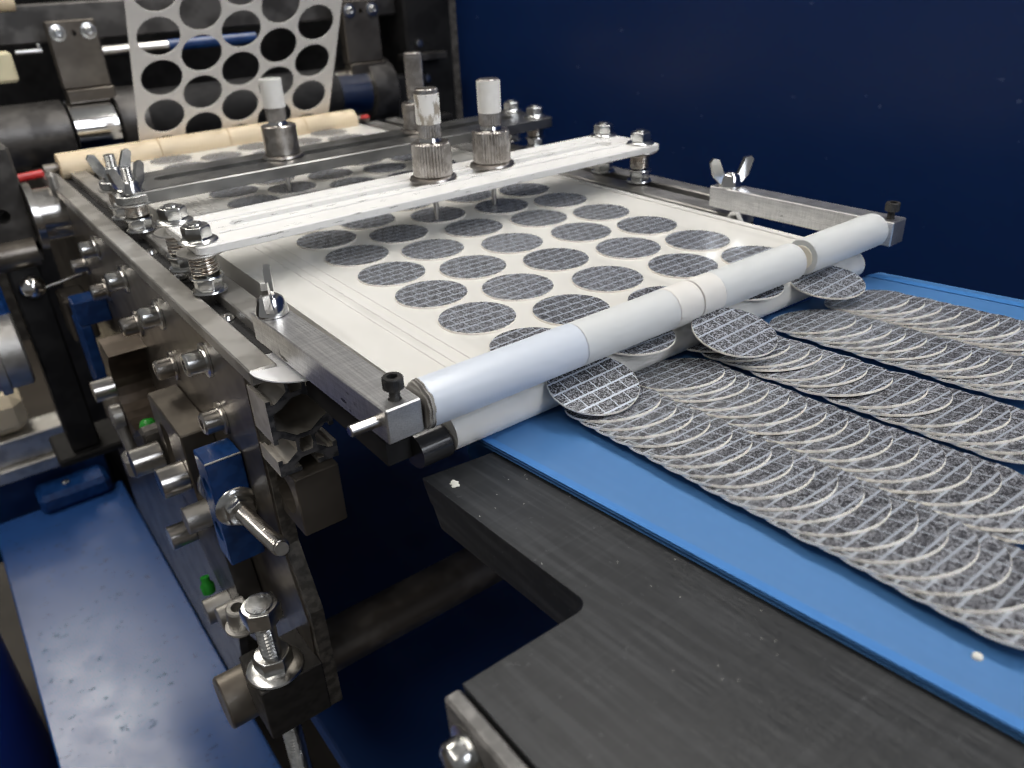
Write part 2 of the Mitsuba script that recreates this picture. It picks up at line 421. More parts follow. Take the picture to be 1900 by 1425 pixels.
# cam bracket, pin, rod end
t = thing('cam_bracket', 'rounded dark brown steel bracket with a bright pin on the side plate', 'bracket')
o = [(128, -72)] + [(92 + 26 * math.cos(a), -100 + 26 * math.sin(a)) for a in np.linspace(1.2, -1.9, 14)] + [(120, -148), (150, -120)]
part(t, 'body', prism_x([o[::-1]], -122, -98), 'm_bracket', False)
part(t, 'pin', cyl((-136, 118, -104), (-122, 118, -104), 7.5), 'm_steel')
t = thing('rod_end', 'small grey rod end hanging below the cam bracket', 'joint')
part(t, 'eye', cat(lathe([(3, -4), (8, -4), (9, -3), (9, 3), (8, 4), (3, 4)], (-126, 120, -128), (1, 0, 0), 32), cyl((-126, 118, -132), (-124, 112, -160), 4)), 'm_alu_dull')
part(t, 'foot', box(-132, -118, 104, 122, -172, -156, 2.5), 'm_alu_dull')
single('grease_cap', lathe([(1.5, 0), (3, 1), (3.2, 4), (5, 6), (5.4, 10), (4, 13), (1, 14)], (-116, 66, -124), (0, 0, 1), 24), 'm_green', 'green plastic grease cap above the slotted bearing block', 'cap', 50)
single('grease_cap_001', lathe([(1.5, 0), (4.4, 1), (4.8, 7), (3, 9), (3, 13)], (-116, 20, -228), (0, .2, 1), 24), 'm_green', 'green plastic grease cap low beside the blue base plate', 'cap', 50)

# bearing block with slot and shaft ends
t = thing('bearing_block', 'grey steel bearing block with a slot and two shaft ends', 'block')
blk = tom(box(-116, -98, -34, 32, -140, -76, .8)) - tom(box(-120, -112, 0, 18, -132, -88, 5))
part(t, 'body', man(blk), 'm_plate', False)
part(t, 'shaft_end', cyl((-131, -22, -107), (-116, -22, -107), 9), 'm_steel')
part(t, 'shaft_end', cyl((-126, -38, -126), (-112, -38, -126), 8), 'm_alu_dull')
part(t, 'shaft_end', cyl((-136, 30, -118), (-118, 30, -118), 9), 'm_steel')
t = thing('lever', 'black steel lever with roller pins below the bearing block', 'lever')
part(t, 'arm', prism_x([[(50, -120), (10, -96), (-44, -150), (-60, -205), (-30, -225), (30, -190)][::-1]], -112, -99), 'm_gun', False)
for y, z, r in ((34, -183, 8), (-24, -205, 8), (-66, -178, 7)):
    part(t, 'roller_pin', cyl((-128, y, z), (-112, y, z), r), 'm_steel' if y > 0 else 'm_alu_dull')
part(t, 'clip', box(-124, -110, 44, 56, -142, -108, 2), 'm_gun')

# blue tension block with stud
t = thing('tension_block', 'chipped blue painted block with a threaded stud pointing forward', 'block')
b = tom(box(-117, -98.5, -85, -66, -132, -67.5, .6)) - tom(cyl((-125, -76, -86), (-110, -76, -86), 6, 40)) - tom(cyl((-125, -76, -114), (-110, -76, -114), 6, 40))
part(t, 'body', man(b), 'm_blue_paint', False)
part(t, 'top_edge', box(-117.1, -98.6, -85.25, -84.2, -68.1, -67.3, .2), 'm_alu', label='bare metal chipped along the front top edge')
part(t, 'washer', lathe([(4, 0), (13, 0), (13.4, .6), (13.4, 1.6), (13, 2)], (-106, -66, -92), (0, 1, 0), 40), 'm_zinc')
n_ = part(t, 'nut', cat(lathe([(3, 0), (10.8, 0), (11.2, .6), (10.8, 1.3), (8.6, 2.8), (3, 3)], (-107, -85, -97), (0, -1, 0), 56), hexa((-107, -87.3, -97), (0, -1, 0), 13.6, 6.5, .8)), 'm_zinc')
part(t, 'stud', cat(thread((-107, -90, -97.3), (-107, -149, -83.5), 4.3, 2.6, 24), cyl((-107, -148.5, -83.6), (-107, -150, -83.25), 3.6)), 'm_steel', False)

# levelling bolt on the plate's tip
t = thing('levelling_bolt', 'large zinc hexagon bolt with nut and washer through a black block', 'bolt')
part(t, 'block', box(-130, -97, -138, -106, -206, -172, .6), 'm_black_bracket', False, 'black square block under the washer')
BX, BY = -117.5, -126
part(t, 'head', cat(hexa((BX, BY, -138), (0, 0, 1), 17.5, 10, .9, rot=.45), lathe([(0, 0), (6.6, 0), (6.9, .3), (6.6, .7), (0, .72)], (BX, BY, -128.1), (0, 0, 1), 40)), 'm_zinc')
part(t, 'shank', thread((BX, BY, -172), (BX, BY, -137.5), 5.4, 2.3, 24), 'm_zinc', False)
part(t, 'nut', cat(lathe([(4, 0), (14, 0), (14.6, .8), (14.2, 1.8), (10.8, 3.6), (4, 4)], (BX, BY, -172), (0, 0, 1), 56), hexa((BX, BY, -169.2), (0, 0, 1), 17.5, 9, 1.1, rot=.30)), 'm_zinc')
part(t, 'rod', thread((BX, BY, -262), (BX, BY, -206), 5.6, 2.3, 24), 'm_zinc', False, 'threaded rod end below the black block')
mk = []
for s_, a_ in (('8.8', -1.9), ('G', 1.0), ('F', .5)):
    tm = meshkit.text_mesh(s_, 2.6, .35)
    tm.apply_translation([-np.mean(tm.bounds[:, 0]), 4.3, 0])
    mk.append(moved(tm, trimesh.transformations.translation_matrix([BX, BY, -127.5]) @ rotz(a_ - math.pi / 2)))
part(t, 'head_marking', cat(*mk), 'm_zinc', False)
t = thing('small_bushing', 'small grey bushing beside the levelling bolt', 'bushing')
part(t, 'sleeve', tube((-123, -98, -160), (-123, -100, -146), 6, 3.2, 32, .8), 'm_alu_dull')
part(t, 'flange', lathe([(3, 0), (8, 0), (8.3, .8), (8, 1.6), (3, 1.6)], (-123, -98, -161), (0, -.1, 1), 40), 'm_alu_dull')
single('cross_shaft', cyl((-143, -98, -206), (395, -98, -206), 15, 64, 1), 'm_steel_dark', 'dark brown steel shaft running through the side plate under the machine', 'shaft')

# ------------------------------------------------------------------ guide rails, extrusion
def spring_post(x, y, z0, top, wing=False, lab='', ang=.4):
    t = thing('spring_post', lab, 'bolt', 'spring bolts holding the clamp bars')
    part(t, 'base_nut', cat(hexa((x, y, z0), (0, 0, 1), 12.6, 6.4, .8, rot=ang), lathe([(3, 0), (8.6, 0), (9, .5), (8.6, 1.3), (3, 1.5)], (x, y, z0 - 1.2), (0, 0, 1), 40)), 'm_zinc')
    part(t, 'stud', thread((x, y, z0), (x, y, top + (17 if wing else 9.6)), 3.7, 1.25, 18), 'm_zinc', False)
    part(t, 'spring', spring((x, y, z0 + 7.6), top - 5.6 - z0 - 7.6, 6.2, .95, 5.5), 'm_spring', True)
    part(t, 'collar', lathe([(3, 0), (8.2, 0), (8.6, .6), (8.2, 1.4), (3, 1.4)], (x, y, z0 + 6.3), (0, 0, 1), 40), 'm_zinc')
    part(t, 'washer', lathe([(3, 0), (11.8, 0), (12.1, .5), (11.8, 1.1), (3, 1.1)], (x, y, top - 5.7), (0, 0, 1), 48), 'm_alu_dull')
    if wing:
        part(t, 'knurled_ring', knurled((x, y, top - 4.4), 5.0, 10.6, 60, .35, .5), 'm_zinc', 25)
        part(t, 'wing_nut', wing_nut(x, y, top + .7, wing, 1.22), 'm_zinc', 40)
    else:
        part(t, 'nut', cat(lathe([(3, 0), (9.4, 0), (9.8, .5), (9.2, 1.2), (7, 2.2), (3, 2.2)], (x, y, top), (0, 0, 1), 48), hexa((x, y, top + 1.5), (0, 0, 1), 12.8, 6.8, 1.0, rot=ang)), 'm_zinc')
    return t


def wing_nut(x, y, z, ang, s=1.0):
    body = lathe([(3.0, 0), (5.6, 0), (5.8, .8), (4.6, 5.5), (3.4, 6.6), (3.0, 6.6)], (0, 0, 0), (0, 0, 1), 32)
    ws = []
    for sg in (-1, 1):
        P = []
        for yy in (-1.35, 1.35):
            P += [(sg * 3.2, yy, 1.2), (sg * 3.4, yy, 5.6), (sg * 7.2, yy * .9, 14.2), (sg * 10.2, yy * .8, 14.8), (sg * 11.6, yy * .8, 12.8), (sg * 9.2, yy, 5.2), (sg * 6, yy, 2.0)]
        ws.append(hull(P))
    m = cat(body, *ws)
    m.apply_scale(s)
    return moved(m, trimesh.transformations.translation_matrix([x, y, z]) @ rotz(ang))


RT, RB = 0.0, -7.0
t = thing('guide_rail', 'grey aluminium guide rail with a long dark slot along the near side of the tray', 'rail')
part(t, 'outer_bar', box(-101, -89, -139.6, 352, RB, RT, .7), 'm_alu_dull')
part(t, 'inner_bar', box(-80, -67, -138, 352, RB, RT - .4, .7), 'm_alu_dull')
part(t, 'slot_shade', box(-89.5, -79.5, -130, 352, RB - .1, RB + .6, .2), 'm_black')  # black strip over the profile top, painted-in shade of the slot
for y in (75, -62, 15):
    part(t, 'slot_screw', lathe([(0, 0), (3.8, 0), (4, .6), (3, 2.4), (0, 3)], (-84.5, y, RB + .5), (0, 0, 1), 24), 'm_chrome')
t = thing('guide_rail', 'grey slotted guide rail along the far side of the tray by the blue panel', 'rail')
part(t, 'outer_bar', box(236, 250, -134, 352, RB, RT, .7), 'm_alu_dull')
part(t, 'inner_bar', box(209, 226, -140, 352, RB, RT - .4, .7), 'm_alu_dull')
part(t, 'slot_shade', box(225, 237, -132, 352, RB - 6, RB - 4, .5), 'm_black')  # black strip standing in for the shade down in the slot
part(t, 'clip', sweep([(206, -134, -4), (206, -138, 2), (206, -142, 3), (206, -146, -3)], 1.6), 'm_white_paint')

# slotted profile, seen at its sawn end
t = thing('slotted_profile', 'sawn end of a slotted aluminium profile under the near guide rail', 'profile')
W0, W1, Z0, Z1 = -97.5, -69.5, -54.0, -7.2


def profile_section():
    out = CS([(W0, Z0), (W1, Z0), (W1, Z1), (W0, Z1)])
    for zc in (-11.5, -41.5):
        for xo, s in ((W0, 1), (W1, -1)):      # T slots at both sides
            out -= CS([(xo - s, zc - 4.4), (xo + s * 1.9, zc - 4.4), (xo + s * 1.9, zc - 6.6), (xo + s * 4, zc - 6.6), (xo + s * 9.5, zc - 2.6), (xo + s * 9.5, zc + 2.6), (xo + s * 4, zc + 6.6), (xo + s * 1.9, zc + 6.6), (xo + s * 1.9, zc + 4.4), (xo - s, zc + 4.4)])
    xc = (W0 + W1) / 2
    out -= CS([(xc - 4, Z0 - 1), (xc - 4, Z0 + 2), (xc - 7, Z0 + 2), (xc - 7, Z0 + 3.6), (xc - 3, Z0 + 6.4), (xc + 3, Z0 + 6.4), (xc + 7, Z0 + 3.6), (xc + 7, Z0 + 2), (xc + 4, Z0 + 2), (xc + 4, Z0 - 1)])
    out -= CS([(-95.3, -30.5), (-95.3, -22.5), (-91, -20.8), (-86, -17.2), (-81, -17.2), (-76, -20.8), (-71.7, -22.5), (-71.7, -30.5), (-75, -32.2), (-80, -36), (-87, -36), (-92, -32.2)])
    for z0, z1 in ((-15.0, -5.5), (-45.5, -38)):
        out -= CS([(xc - 2.6, z0), (xc + 2.6, z0), (xc + 3.4, (z0 + z1) / 2), (xc + 2.6, z1), (xc - 2.6, z1), (xc - 3.4, (z0 + z1) / 2)])
    return out


sec = profile_section()
m = man(sec.extrude(180))
v = np.array(m.vertices)
m = trimesh.Trimesh(np.stack([v[:, 0], 40 - v[:, 2], v[:, 1]], 1), m.faces, process=False)
part(t, 'body', m, 'm_alu_ext', False)
m = man(sec.extrude(.5))
v = np.array(m.vertices)
m = trimesh.Trimesh(np.stack([v[:, 0], -140 - v[:, 2], v[:, 1]], 1), m.faces, process=False)
part(t, 'sawn_end', m, 'm_alu_cut', False, 'dark rough sawn end face')
t = thing('support_block', 'grey steel support block with a round hole below the slotted profile', 'block')
b = tom(box(-94, -72.5, -146, -116, -86, -54.3, .6)) - tom(cyl((-100, -130, -70), (-86, -130, -70), 10, 48))
part(t, 'body', man(b), 'm_plate', False)
single('dropped_disc', lathe([(R - .3, 0), (R, .2), (R, .75), (R - .3, .95)], (-83, -141, -3.2), (.12, .02, 1), 72), 'm_disc_back', 'plain white disc face down on the profile end under the near arm', 'disc')
t = thing('lower_bracket', 'black bracket with a worn glossy nose below the near end of the press roller', 'bracket')
part(t, 'body', hull([(-82, -219, -4), (-60, -219, -4), (-82, -150, -4), (-60, -150, -4), (-82, -219, -14), (-60, -219, -14), (-82, -150, -14), (-60, -150, -14)]), 'm_black', False)
part(t, 'nose', cat(*[hull([(x, -219 - 9 * math.sin(a), -11 - 7 * math.cos(a)) for a in np.linspace(.1, math.pi - .1, 12) for x in (-72, -59.4)] + [(-72, -216, -18), (-59.4, -216, -18), (-72, -216, -4), (-59.4, -216, -4)])]), 'm_black_gloss', 30)

# ------------------------------------------------------------------ carrier belt, nose, cam table
BX0, BX1 = -58.5, 203.0
t = thing('carrier_belt', 'wide white carrier belt that brings the round labels to the rollers', 'belt')
ys = [352.0, -222.0]
pts = [(352, 0), (-222, 0)] + [(-222 - 7.5 * math.sin(a), -7.5 + 7.5 * math.cos(a)) for a in np.linspace(.15, math.pi * .95, 14)] + [(-200, -15.5), (352, -15.5)]
part(t, 'belt', prism_x([pts[::-1] if False else pts[::-1]], BX0, BX1), 'm_white_belt', 30)
for x in (-38, -33, -26):
    part(t, 'ridge', box(x, x + (1.2 if x != -33 else 3.0), -220, 350, -.2, .35, .15), 'm_belt_ridge')
part(t, 'ridge', box(196, 200.5, -220, 350, -.2, .9, .4), 'm_belt_ridge')

# ------------------------------------------------------------------ press roller
RY, RZ, RR = -226.0, 10.3, 9.0
t = thing('press_roller', 'milky plastic press roller in four sleeves across the end of the tray', 'roller')


def sleeve(x0, x1, m, r=RR, lab=None, rnd=(.5, .5), bore=4.2):
    a, b = rnd
    pr = [(bore, 0), (r - a, 0)] + [(r - a + a * math.sin(u), a - a * math.cos(u)) for u in np.linspace(.3, math.pi / 2, 5)]
    pr += [(r - b + b * math.cos(u), (x1 - x0) - b + b * math.sin(u)) for u in np.linspace(0, math.pi / 2, 6)] + [(bore, x1 - x0), (bore, 0)]
    q = lathe(pr, (x0, RY, RZ), (1, 0, 0), 80)
    part(t, 'sleeve' if m != 'm_collar' else 'collar', trimesh.Trimesh(q.vertices, q.faces[:-160], process=False), m, 40, lab)


sleeve(-69.5, 0, 'm_sleeve_blue', lab='bluish sleeve at the near end')
sleeve(0.2, 52, 'm_sleeve', lab='milky white sleeve between the bluish sleeve and the collars')
sleeve(52, 66.5, 'm_collar', RR + .12)
sleeve(67.3, 81, 'm_collar', RR + .12)
sleeve(81, 140, 'm_sleeve', rnd=(.3, 1.2), lab='milky white sleeve beyond the two collars')
sleeve(148, 212, 'm_sleeve', rnd=(.8, 2.5), lab='milky white sleeve at the far end with an open bore')
part(t, 'bore_ring', tube((147.6, RY, RZ), (151, RY, RZ), 6.0, 2.2, 48), 'm_bore', label='cream ring inside the bore of the far sleeve')
part(t, 'shaft', cyl((-97.5, RY, RZ), (222, RY, RZ), 2.1, 28, .5), 'm_steel', label='bright steel shaft sticking out of the near arm')
wob = lambda th, r: r * (1 + .03 * np.sin(5 * th + 1) + .02 * np.sin(11 * th))
part(t, 'worn_edge', lathe([(4, 0), (8.2, 0), (8.9, .8), (8.7, 1.6), (9.05, 2.2), (8.6, 2.7), (4, 2.8)], (-71.4, RY, RZ), (1, 0, 0), 72, wob), 'm_sleeve_end', 40, 'dirty worn edge at the near end')


def arm(x0, x1, y0, y1, z0, z1, yaw, lab, wing, ang):
    t = thing('roller_holder', lab, 'bar')
    Mx = rotz(yaw, (x1, y0, 0))
    b = box(x0, x1, y0, y1, z0, z1, .55)
    cut = tom(b) - tom(cyl((x0 + (x1 - x0) * .5, y0 + 5.5, z1 - 6), (x0 + (x1 - x0) * .5, y0 + 5.5, z1 + 3), 2.4, 24, 0.01))
    part(t, 'bar', moved(man(cut), Mx), 'm_alu', False)
    xc = (x0 + x1) / 2
    c = trimesh.transformations.transform_points([[xc, y0 + 5.5, 0]], Mx)[0]
    k = part(t, 'cap_screw', cat(thread((c[0], c[1], z1 - 4), (c[0], c[1], z1 + 4.5), 2.0, .8, 16)), 'm_oxide', False, 'black socket cap screw standing proud of the bar')
    hd = lambda th, r: np.where(r < 2.3, np.minimum(r, 1.75 / np.cos((th + .3) % (np.pi / 3) - np.pi / 6)), np.where(r > 3.4, r - .14 * np.abs((th * 34 / (2 * np.pi)) % 1 * 2 - 1), r))
    put(k + '__head', lathe([(2.0, 0), (3.3, 0), (3.65, .3), (3.65, 4.0), (3.3, 4.5), (2.2, 4.5), (2.15, 4.4), (2.1, 1.9), (.01, 1.7)], (c[0], c[1], z1 + 4.0), (0, 0, 1), 204, hd), 'm_oxide', 25)
    if wing:
        w = trimesh.transformations.transform_points([[xc - .5, y1 - wing, 0]], Mx)[0]
        part(t, 'wing_nut', cat(wing_nut(w[0], w[1], z1 + .2, ang, 1.2), thread((w[0], w[1], z1), (w[0], w[1], z1 + 9), 2.9, 1.0, 16)), 'm_chrome', 40)
    return Mx


arm(-86.5, -72.5, -231.5, -117, 3.0, 16.2, .02, 'milled aluminium bar holding the near end of the press roller', 9, 1.15)
arm(211, 224.5, -236, -119, 3.0, 16.2, .05, 'milled aluminium bar holding the far end of the press roller', 10, -.45)

# ------------------------------------------------------------------ clamp bars and adjuster knobs


def clamp_bar(x0, x1, y0, y1, z0, z1, m, lab, slot, ends=5):
    def stad(a0, a1, b0, b1, n=8):
        r = (b1 - b0) / 2; c = (b0 + b1) / 2
        return [(a1 - r + r * math.cos(u), c + r * math.sin(u)) for u in np.linspace(-math.pi / 2, math.pi / 2, n)] + [(a0 + r + r * math.cos(u), c + r * math.sin(u)) for u in np.linspace(math.pi / 2, 3 * math.pi / 2, n)]
    def rr(a0, a1, b0, b1, r, n=6):
        return [(cx + r * math.cos(u), cy + r * math.sin(u)) for cx, cy, s in ((a1 - r, b0 + r, -math.pi / 2), (a1 - r, b1 - r, 0), (a0 + r, b1 - r, math.pi / 2), (a0 + r, b0 + r, math.pi)) for u in np.linspace(s, s + math.pi / 2, n)]
    inner = CS(rr(x0 + .5, x1 - .5, y0 + .5, y1 - .5, ends))
    outer = CS(rr(x0, x1, y0, y1, ends))
    cut = CS(stad(*slot))
    M1 = outer.extrude(z1 - z0 - 1).translate([0, 0, z0 + .5])
    M2 = inner.extrude(z1 - z0).translate([0, 0, z0])
    body = Manifold.batch_hull([M1, M2]) - cut.extrude(z1 - z0 + 4).translate([0, 0, z0 - 2])
    t = thing('clamp_bar', lab, 'bar')
    part(t, 'bar', man(body), m, False)
    return t


tb = clamp_bar(-87, 238, -48, 12, 22.5, 27, 'm_white_paint', 'white painted slotted clamp bar across the middle of the tray', (-60, 217, -24, -11))
part(tb, 'recess_floor', box(-66, 223, -26, -9, 22.7, 24.4, .2), 'm_white_paint')
for y0_, y1_ in ((-31, -29.4), (-5.5, -4)):
    part(tb, 'lip', box(-70, 224, y0_, y1_, 26.8, 27.8, .35), 'm_white_paint')
clamp_bar(-86, 262, 98, 156, 18, 26, 'm_rear_bar', 'bare grey slotted clamp bar across the tray behind the white one', (-60, 240, 122, 135))


def knob(x, y, z, lab, tape=None, h1=20, r1=12.2, h2=28, r2=7.2, pin=True, plain=False):
    t = thing('adjuster_knob', lab, 'knob', None)
    part(t, 'flange', lathe([(3, 0), (14.0, 0), (14.8, .8), (14.2, 2.0), (12.2, 2.8), (3, 3)], (x, y, z), (0, 0, 1), 56), 'm_knurl')
    if plain:
        part(t, 'body', lathe([(5, 0), (r1, .3), (r1, h1 - .8), (r1 - .9, h1)], (x, y, z + 2.8), (0, 0, 1), 56), 'm_knurl')
    else:
        part(t, 'body', knurled((x, y, z + 2.8), h1, r1, 38, .8, .9), 'm_knurl', 25)
    part(t, 'neck', lathe([(5.0, 0), (6.9, .3), (6.4, 1.6), (5.9, 2.4), (5.6, 3.2)], (x, y, z + 2.8 + h1), (0, 0, 1), 40), 'm_chrome')
    zt = z + 2.8 + h1 + 2.6
    part(t, 'stem', knurled((x, y, zt), h2, r2, 24, .6, .7), 'm_knurl', 25)
    if tape:
        a, b, m, lb = tape
        part(t, 'tape', lathe([(r2 + .12, 0), (r2 + .22, .1), (r2 + .28, b - a - .1), (r2 + .12, b - a)], (x, y, zt + a), (0, 0, 1), 60), m, 40, lb)
    part(t, 'pin', cyl((x, y, 1.0), (x, y, z + .5), 1.7, 20), 'm_steel')
    return t


knob(70, -14.5, 27, 'knurled steel knob wrapped in worn stained white tape on the white clamp bar', (8, 25, 'm_tape_worn', 'worn white tape with a brown stain'))
knob(117, -12, 27, 'knurled steel knob wrapped in clean white tape on the white clamp bar', (8, 27, 'm_tape', 'clean white tape'))
knob(31, 128, 26, 'smooth dark steel knob with white tape on the rear clamp bar', (9, 28, 'm_tape', 'white tape round the stem'), plain=True)
knob(150, 134, 26, 'bare knurled steel knob without tape on the rear clamp bar', None, h2=34)

spring_post(-82.5, -36, 2, 27.2, lab='zinc spring bolt at the near left corner of the white clamp bar', ang=.5)
spring_post(-81, 9, 2, 27.2, lab='zinc spring bolt at the rear left corner of the white clamp bar', ang=.2)
spring_post(228, -37, 2, 27.2, lab='zinc spring bolt at the front right corner of the white clamp bar', ang=.1)
spring_post(231, 4, 2, 27.2, lab='zinc spring bolt at the rear right corner of the white clamp bar', ang=.6)
spring_post(-80, 106, 2, 24, wing=.55, lab='wing nut spring bolt with knurled ring at the near end of the rear bar')
spring_post(-80, 147, 2, 26, wing=.1, lab='spring bolt with wing nut farther back on the near guide rail')
spring_post(252, 112, 2, 26.2, lab='zinc spring bolt at the far end of the grey rear clamp bar', ang=.3)
spring_post(256, 150, 2, 26.2, lab='zinc spring bolt half hidden behind the clean taped knob', ang=.3)

# ------------------------------------------------------------------ cream roller, waste web, machine behind
t = thing('cream_roller', 'cream coloured roller across the tray behind the rear clamp bar', 'roller')
for a, b in ((-86, -2), (-1.6, 62), (62.4, 140), (140.4, 197)):
    part(t, 'sleeve', cyl((a, 349, 4), (b, 349, 4), 11.2, 56, .6), 'm_cream')
part(t, 'axle', cyl((-98, 349, 4), (214, 349, 4), 4, 24), 'm_steel_dark')
t = thing('red_marker', 'red pin with a bare tip sticking out of the near end of the rail', 'pin')
part(t, 'barrel', cyl((-126, 338, 2), (-100, 344, 2), 3.4, 24), 'm_red')
part(t, 'tip', cyl((-133, 336.4, 2), (-126, 338, 2), 1.8, 16), 'm_steel')
single('red_dot', lathe([(0, 0), (4, 0), (5, 1.5), (4, 3), (0, 3)], (206, 340, 6), (0, 0, 1), 24), 'm_red', 'small red cap at the far end of the cream roller', 'cap')

# perforated waste web rising behind
WO, WD_, WN = np.array([10.0, 303.9, 101.6]), np.array([0, .528, -.849]), np.array([-.0067, .849, .528])
WE = np.array([1.0, .0059, .0032])
HP, HS, HR = 35.2, 39.8, 17.7
outline = CrossSection([np.array([(-24, -140), (165, -140), (165, 150), (-24, 150)], float)])
for c in range(5):
    for i in range(-4, 5):
        cx, cy = c * HP, i * HS - (c % 2) * .5065 * HS
        outline -= CrossSection([np.array([(cx + HR * math.cos(a), cy + HR * math.sin(a)) for a in np.linspace(0, 2 * np.pi, 49)[:-1]])])
wm = man(outline.extrude(.5))
wv = np.array(wm.vertices)
wm = trimesh.Trimesh(WO + wv[:, :1] * WE + wv[:, 1:2] * WD_ + wv[:, 2:] * WN, wm.faces, process=False)
single('waste_web', wm, 'm_web', 'pale perforated waste web with rows of round holes rising behind the rollers', 'web', smooth=False)

t = thing('drive_roller', 'large black machine roller with bright chrome bands behind the waste web', 'roller')
AX = (0, 446, 18)
for a, b, r, m, nm in ((-185, -120, 31, 'm_gun', 'end_ring'), (-120, -56, 29, 'm_gun', 'barrel'), (-54, -14, 28, 'm_chrome', 'chrome_band'), (-13, 14, 34, 'm_gun', 'flange'),
                       (14, 222, 29, 'm_black', 'barrel'), (222, 262, 28, 'm_chrome', 'chrome_band'), (262, 292, 34, 'm_gun', 'flange')):
    part(t, nm, cyl((a, AX[1], AX[2]), (b, AX[1], AX[2]), r, 72, 1.0), m)


def bracket(x0, x1, y, z0, z1, lab):
    t = thing('roller_bracket', lab, 'bracket')
    b = tom(box(x0, x1, y, y + 14, z0, z1, 1.2)) - tom(cyl(((x0 + x1) / 2, y - 5, z1 - 11), ((x0 + x1) / 2, y + 8, z1 - 11), 2.6, 24))
    part(t, 'plate', man(b), 'm_plate', False)
    part(t, 'foot', box(x0 + 1, x1 + 1, y - 3, y + 14, z0 - 12, z0 - .3, 1), 'm_plate')
    for x in (x0 + 8, x1 - 8):
        socket_screw(t, (x, y, z1 - 10), (0, -1, 0), 4, 3, 'm_zinc')


bracket(-52, -10, 430, 56, 114, 'grey steel bracket with two screws above the left end of the drive roller')
bracket(240, 284, 430, 50, 114, 'grey steel bracket with a screw at the right end of the drive roller')
t = thing('cross_beam', 'dark grey steel beam across the back of the machine', 'beam')
part(t, 'beam', box(-130, 330, 470, 540, 94, 128, 2), 'm_gun')
part(t, 'upper_beam', box(-130, 330, 500, 560, 136, 190, 2), 'm_black_bracket')
t = thing('bright_shaft', 'thin bright shaft with a dark blue end running behind the waste web', 'shaft')
part(t, 'rod', cyl((-40, 462, 84), (58, 462, 84), 5, 32), 'm_steel')
part(t, 'blue_end', cyl((58, 462, 84), (150, 462, 84), 5.4, 32), 'm_blue_paint')
structure('machine_back', box(-118, 402, 640, 660, -700, 600, 1), 'm_black', 'black back wall of the machine')
structure('added_backdrop', box(-3000, 3000, 1900, 1920, -700, 350, 1), 'm_gun', 'added dark low backdrop far behind the machine')  # added dark backdrop for the empty distance, low enough to clear the lamp
t = thing('machine_upright', 'black machine upright beside the blue panel with grey ledges', 'upright')
part(t, 'column', box(330, 395, 452, 520, -320, 400, 3), 'm_black')
part(t, 'ledge', box(318, 372, 430, 458, 44, 52, 1), 'm_gun')
part(t, 'ledge', box(322, 372, 430, 458, -26, -20, 1), 'm_gun')
for x, z in ((345, 62), (352, 22), (352, -8)):
    part(t, 'bolt_head', lathe([(0, 0), (5, 0), (5.2, 1), (4, 4), (0, 4.6)], (x, 451, z), (0, -1, 0), 28), 'm_zinc')
t = thing('black_block', 'black block with a bright round bolt head behind the bare knob', 'block')
part(t, 'bolt_head', lathe([(9, 0), (9, 2), (7, 6), (4, 8), (.01, 8.6)], (318, 430, -6), (0, -1, .2), 36), 'm_zinc', 60)
part(t, 'block', box(296, 322, 430, 470, -60, 30, 2), 'm_black')
t = thing('yellow_fitting', 'yellowed plastic fitting with a metal stem at the left picture edge', 'fitting')
part(t, 'body', box(-104, -84, 440, 456, 66, 92, 2.5), 'm_yellow')
part(t, 'stem', cat(cyl((-80, 446, 90), (-58, 446, 90), 2.2, 16), cyl((-60, 446, 88), (-60, 446, 96), 1.6, 16)), 'm_alu')
single('brass_cap', cyl((-92, 470, 132), (-66, 470, 132), 9, 32), 'm_cream', 'small brass coloured cap at the upper left corner', 'cap')

# machine frame at far left
t = thing('end_frame', 'black machine end frame with holes at the left picture edge', 'frame')
b = tom(box(-240, -122, 300, 360, -60, 34, 2)) - tom(cyl((-142, 290, -18), (-142, 330, -18), 6, 32)) - tom(cyl((-126, 290, -46), (-126, 330, -46), 4, 32))
part(t, 'casting', man(b), 'm_gun', False)
part(t, 'leg', box(-152, -128, 300, 340, -238, -60, 2), 'm_black')
part(t, 'foot', box(-166, -108, 292, 350, -246, -238, 2), 'm_black')
part(t, 'sleeve', cyl((-210, 305, -50), (-126, 305, -50), 13, 48), 'm_plate')
t = thing('idler_roller', 'bright steel idler roller with a flange at the left end of the machine', 'roller')
part(t, 'barrel', cyl((-118, 300, -22), (-92, 300, -22), 21, 60), 'm_steel')
part(t, 'flange', cyl((-123, 300, -22), (-117, 300, -22), 27, 60), 'm_steel')
part(t, 'lever', box(-104, -97, 284, 300, -22, 12, 3), 'm_alu_dull')
t = thing('ball_knob', 'bright round ball knob on a rod before the black upright', 'knob')
part(t, 'ball', trimesh.creation.icosphere(3, 9.5).apply_translation((-139, 292, -76)), 'm_chrome', True)
part(t, 'rod', cyl((-132, 292, -79), (-100, 292, -74), 1.4, 12), 'm_steel')
t = thing('guide_block', 'dark steel guide block with a blue painted bracket behind the cam bracket', 'block')
part(t, 'block', box(-124, -104, 262, 300, -122, -84, 2), 'm_plate')
part(t, 'blue_bracket', cat(box(-122, -98, 214, 236, -92, -72, 1), box(-122, -114, 214, 250, -150, -92, 1)), 'm_blue_paint', label='blue painted bracket')
t = thing('spool', 'grey metal spool cut by the left picture edge', 'spool')
part(t, 'barrel', cyl((-240, 310, -128), (-160, 310, -128), 34, 64, 2), 'm_alu_dull')
part(t, 'flange', cyl((-186, 310, -128), (-178, 310, -128), 38, 64, 1), 'm_alu_dull')
single('blue_guard', box(-172, -160, 300, 330, -106, -70, 3), 'm_blue_paint', 'small blue painted guard above the grey spool', 'guard')

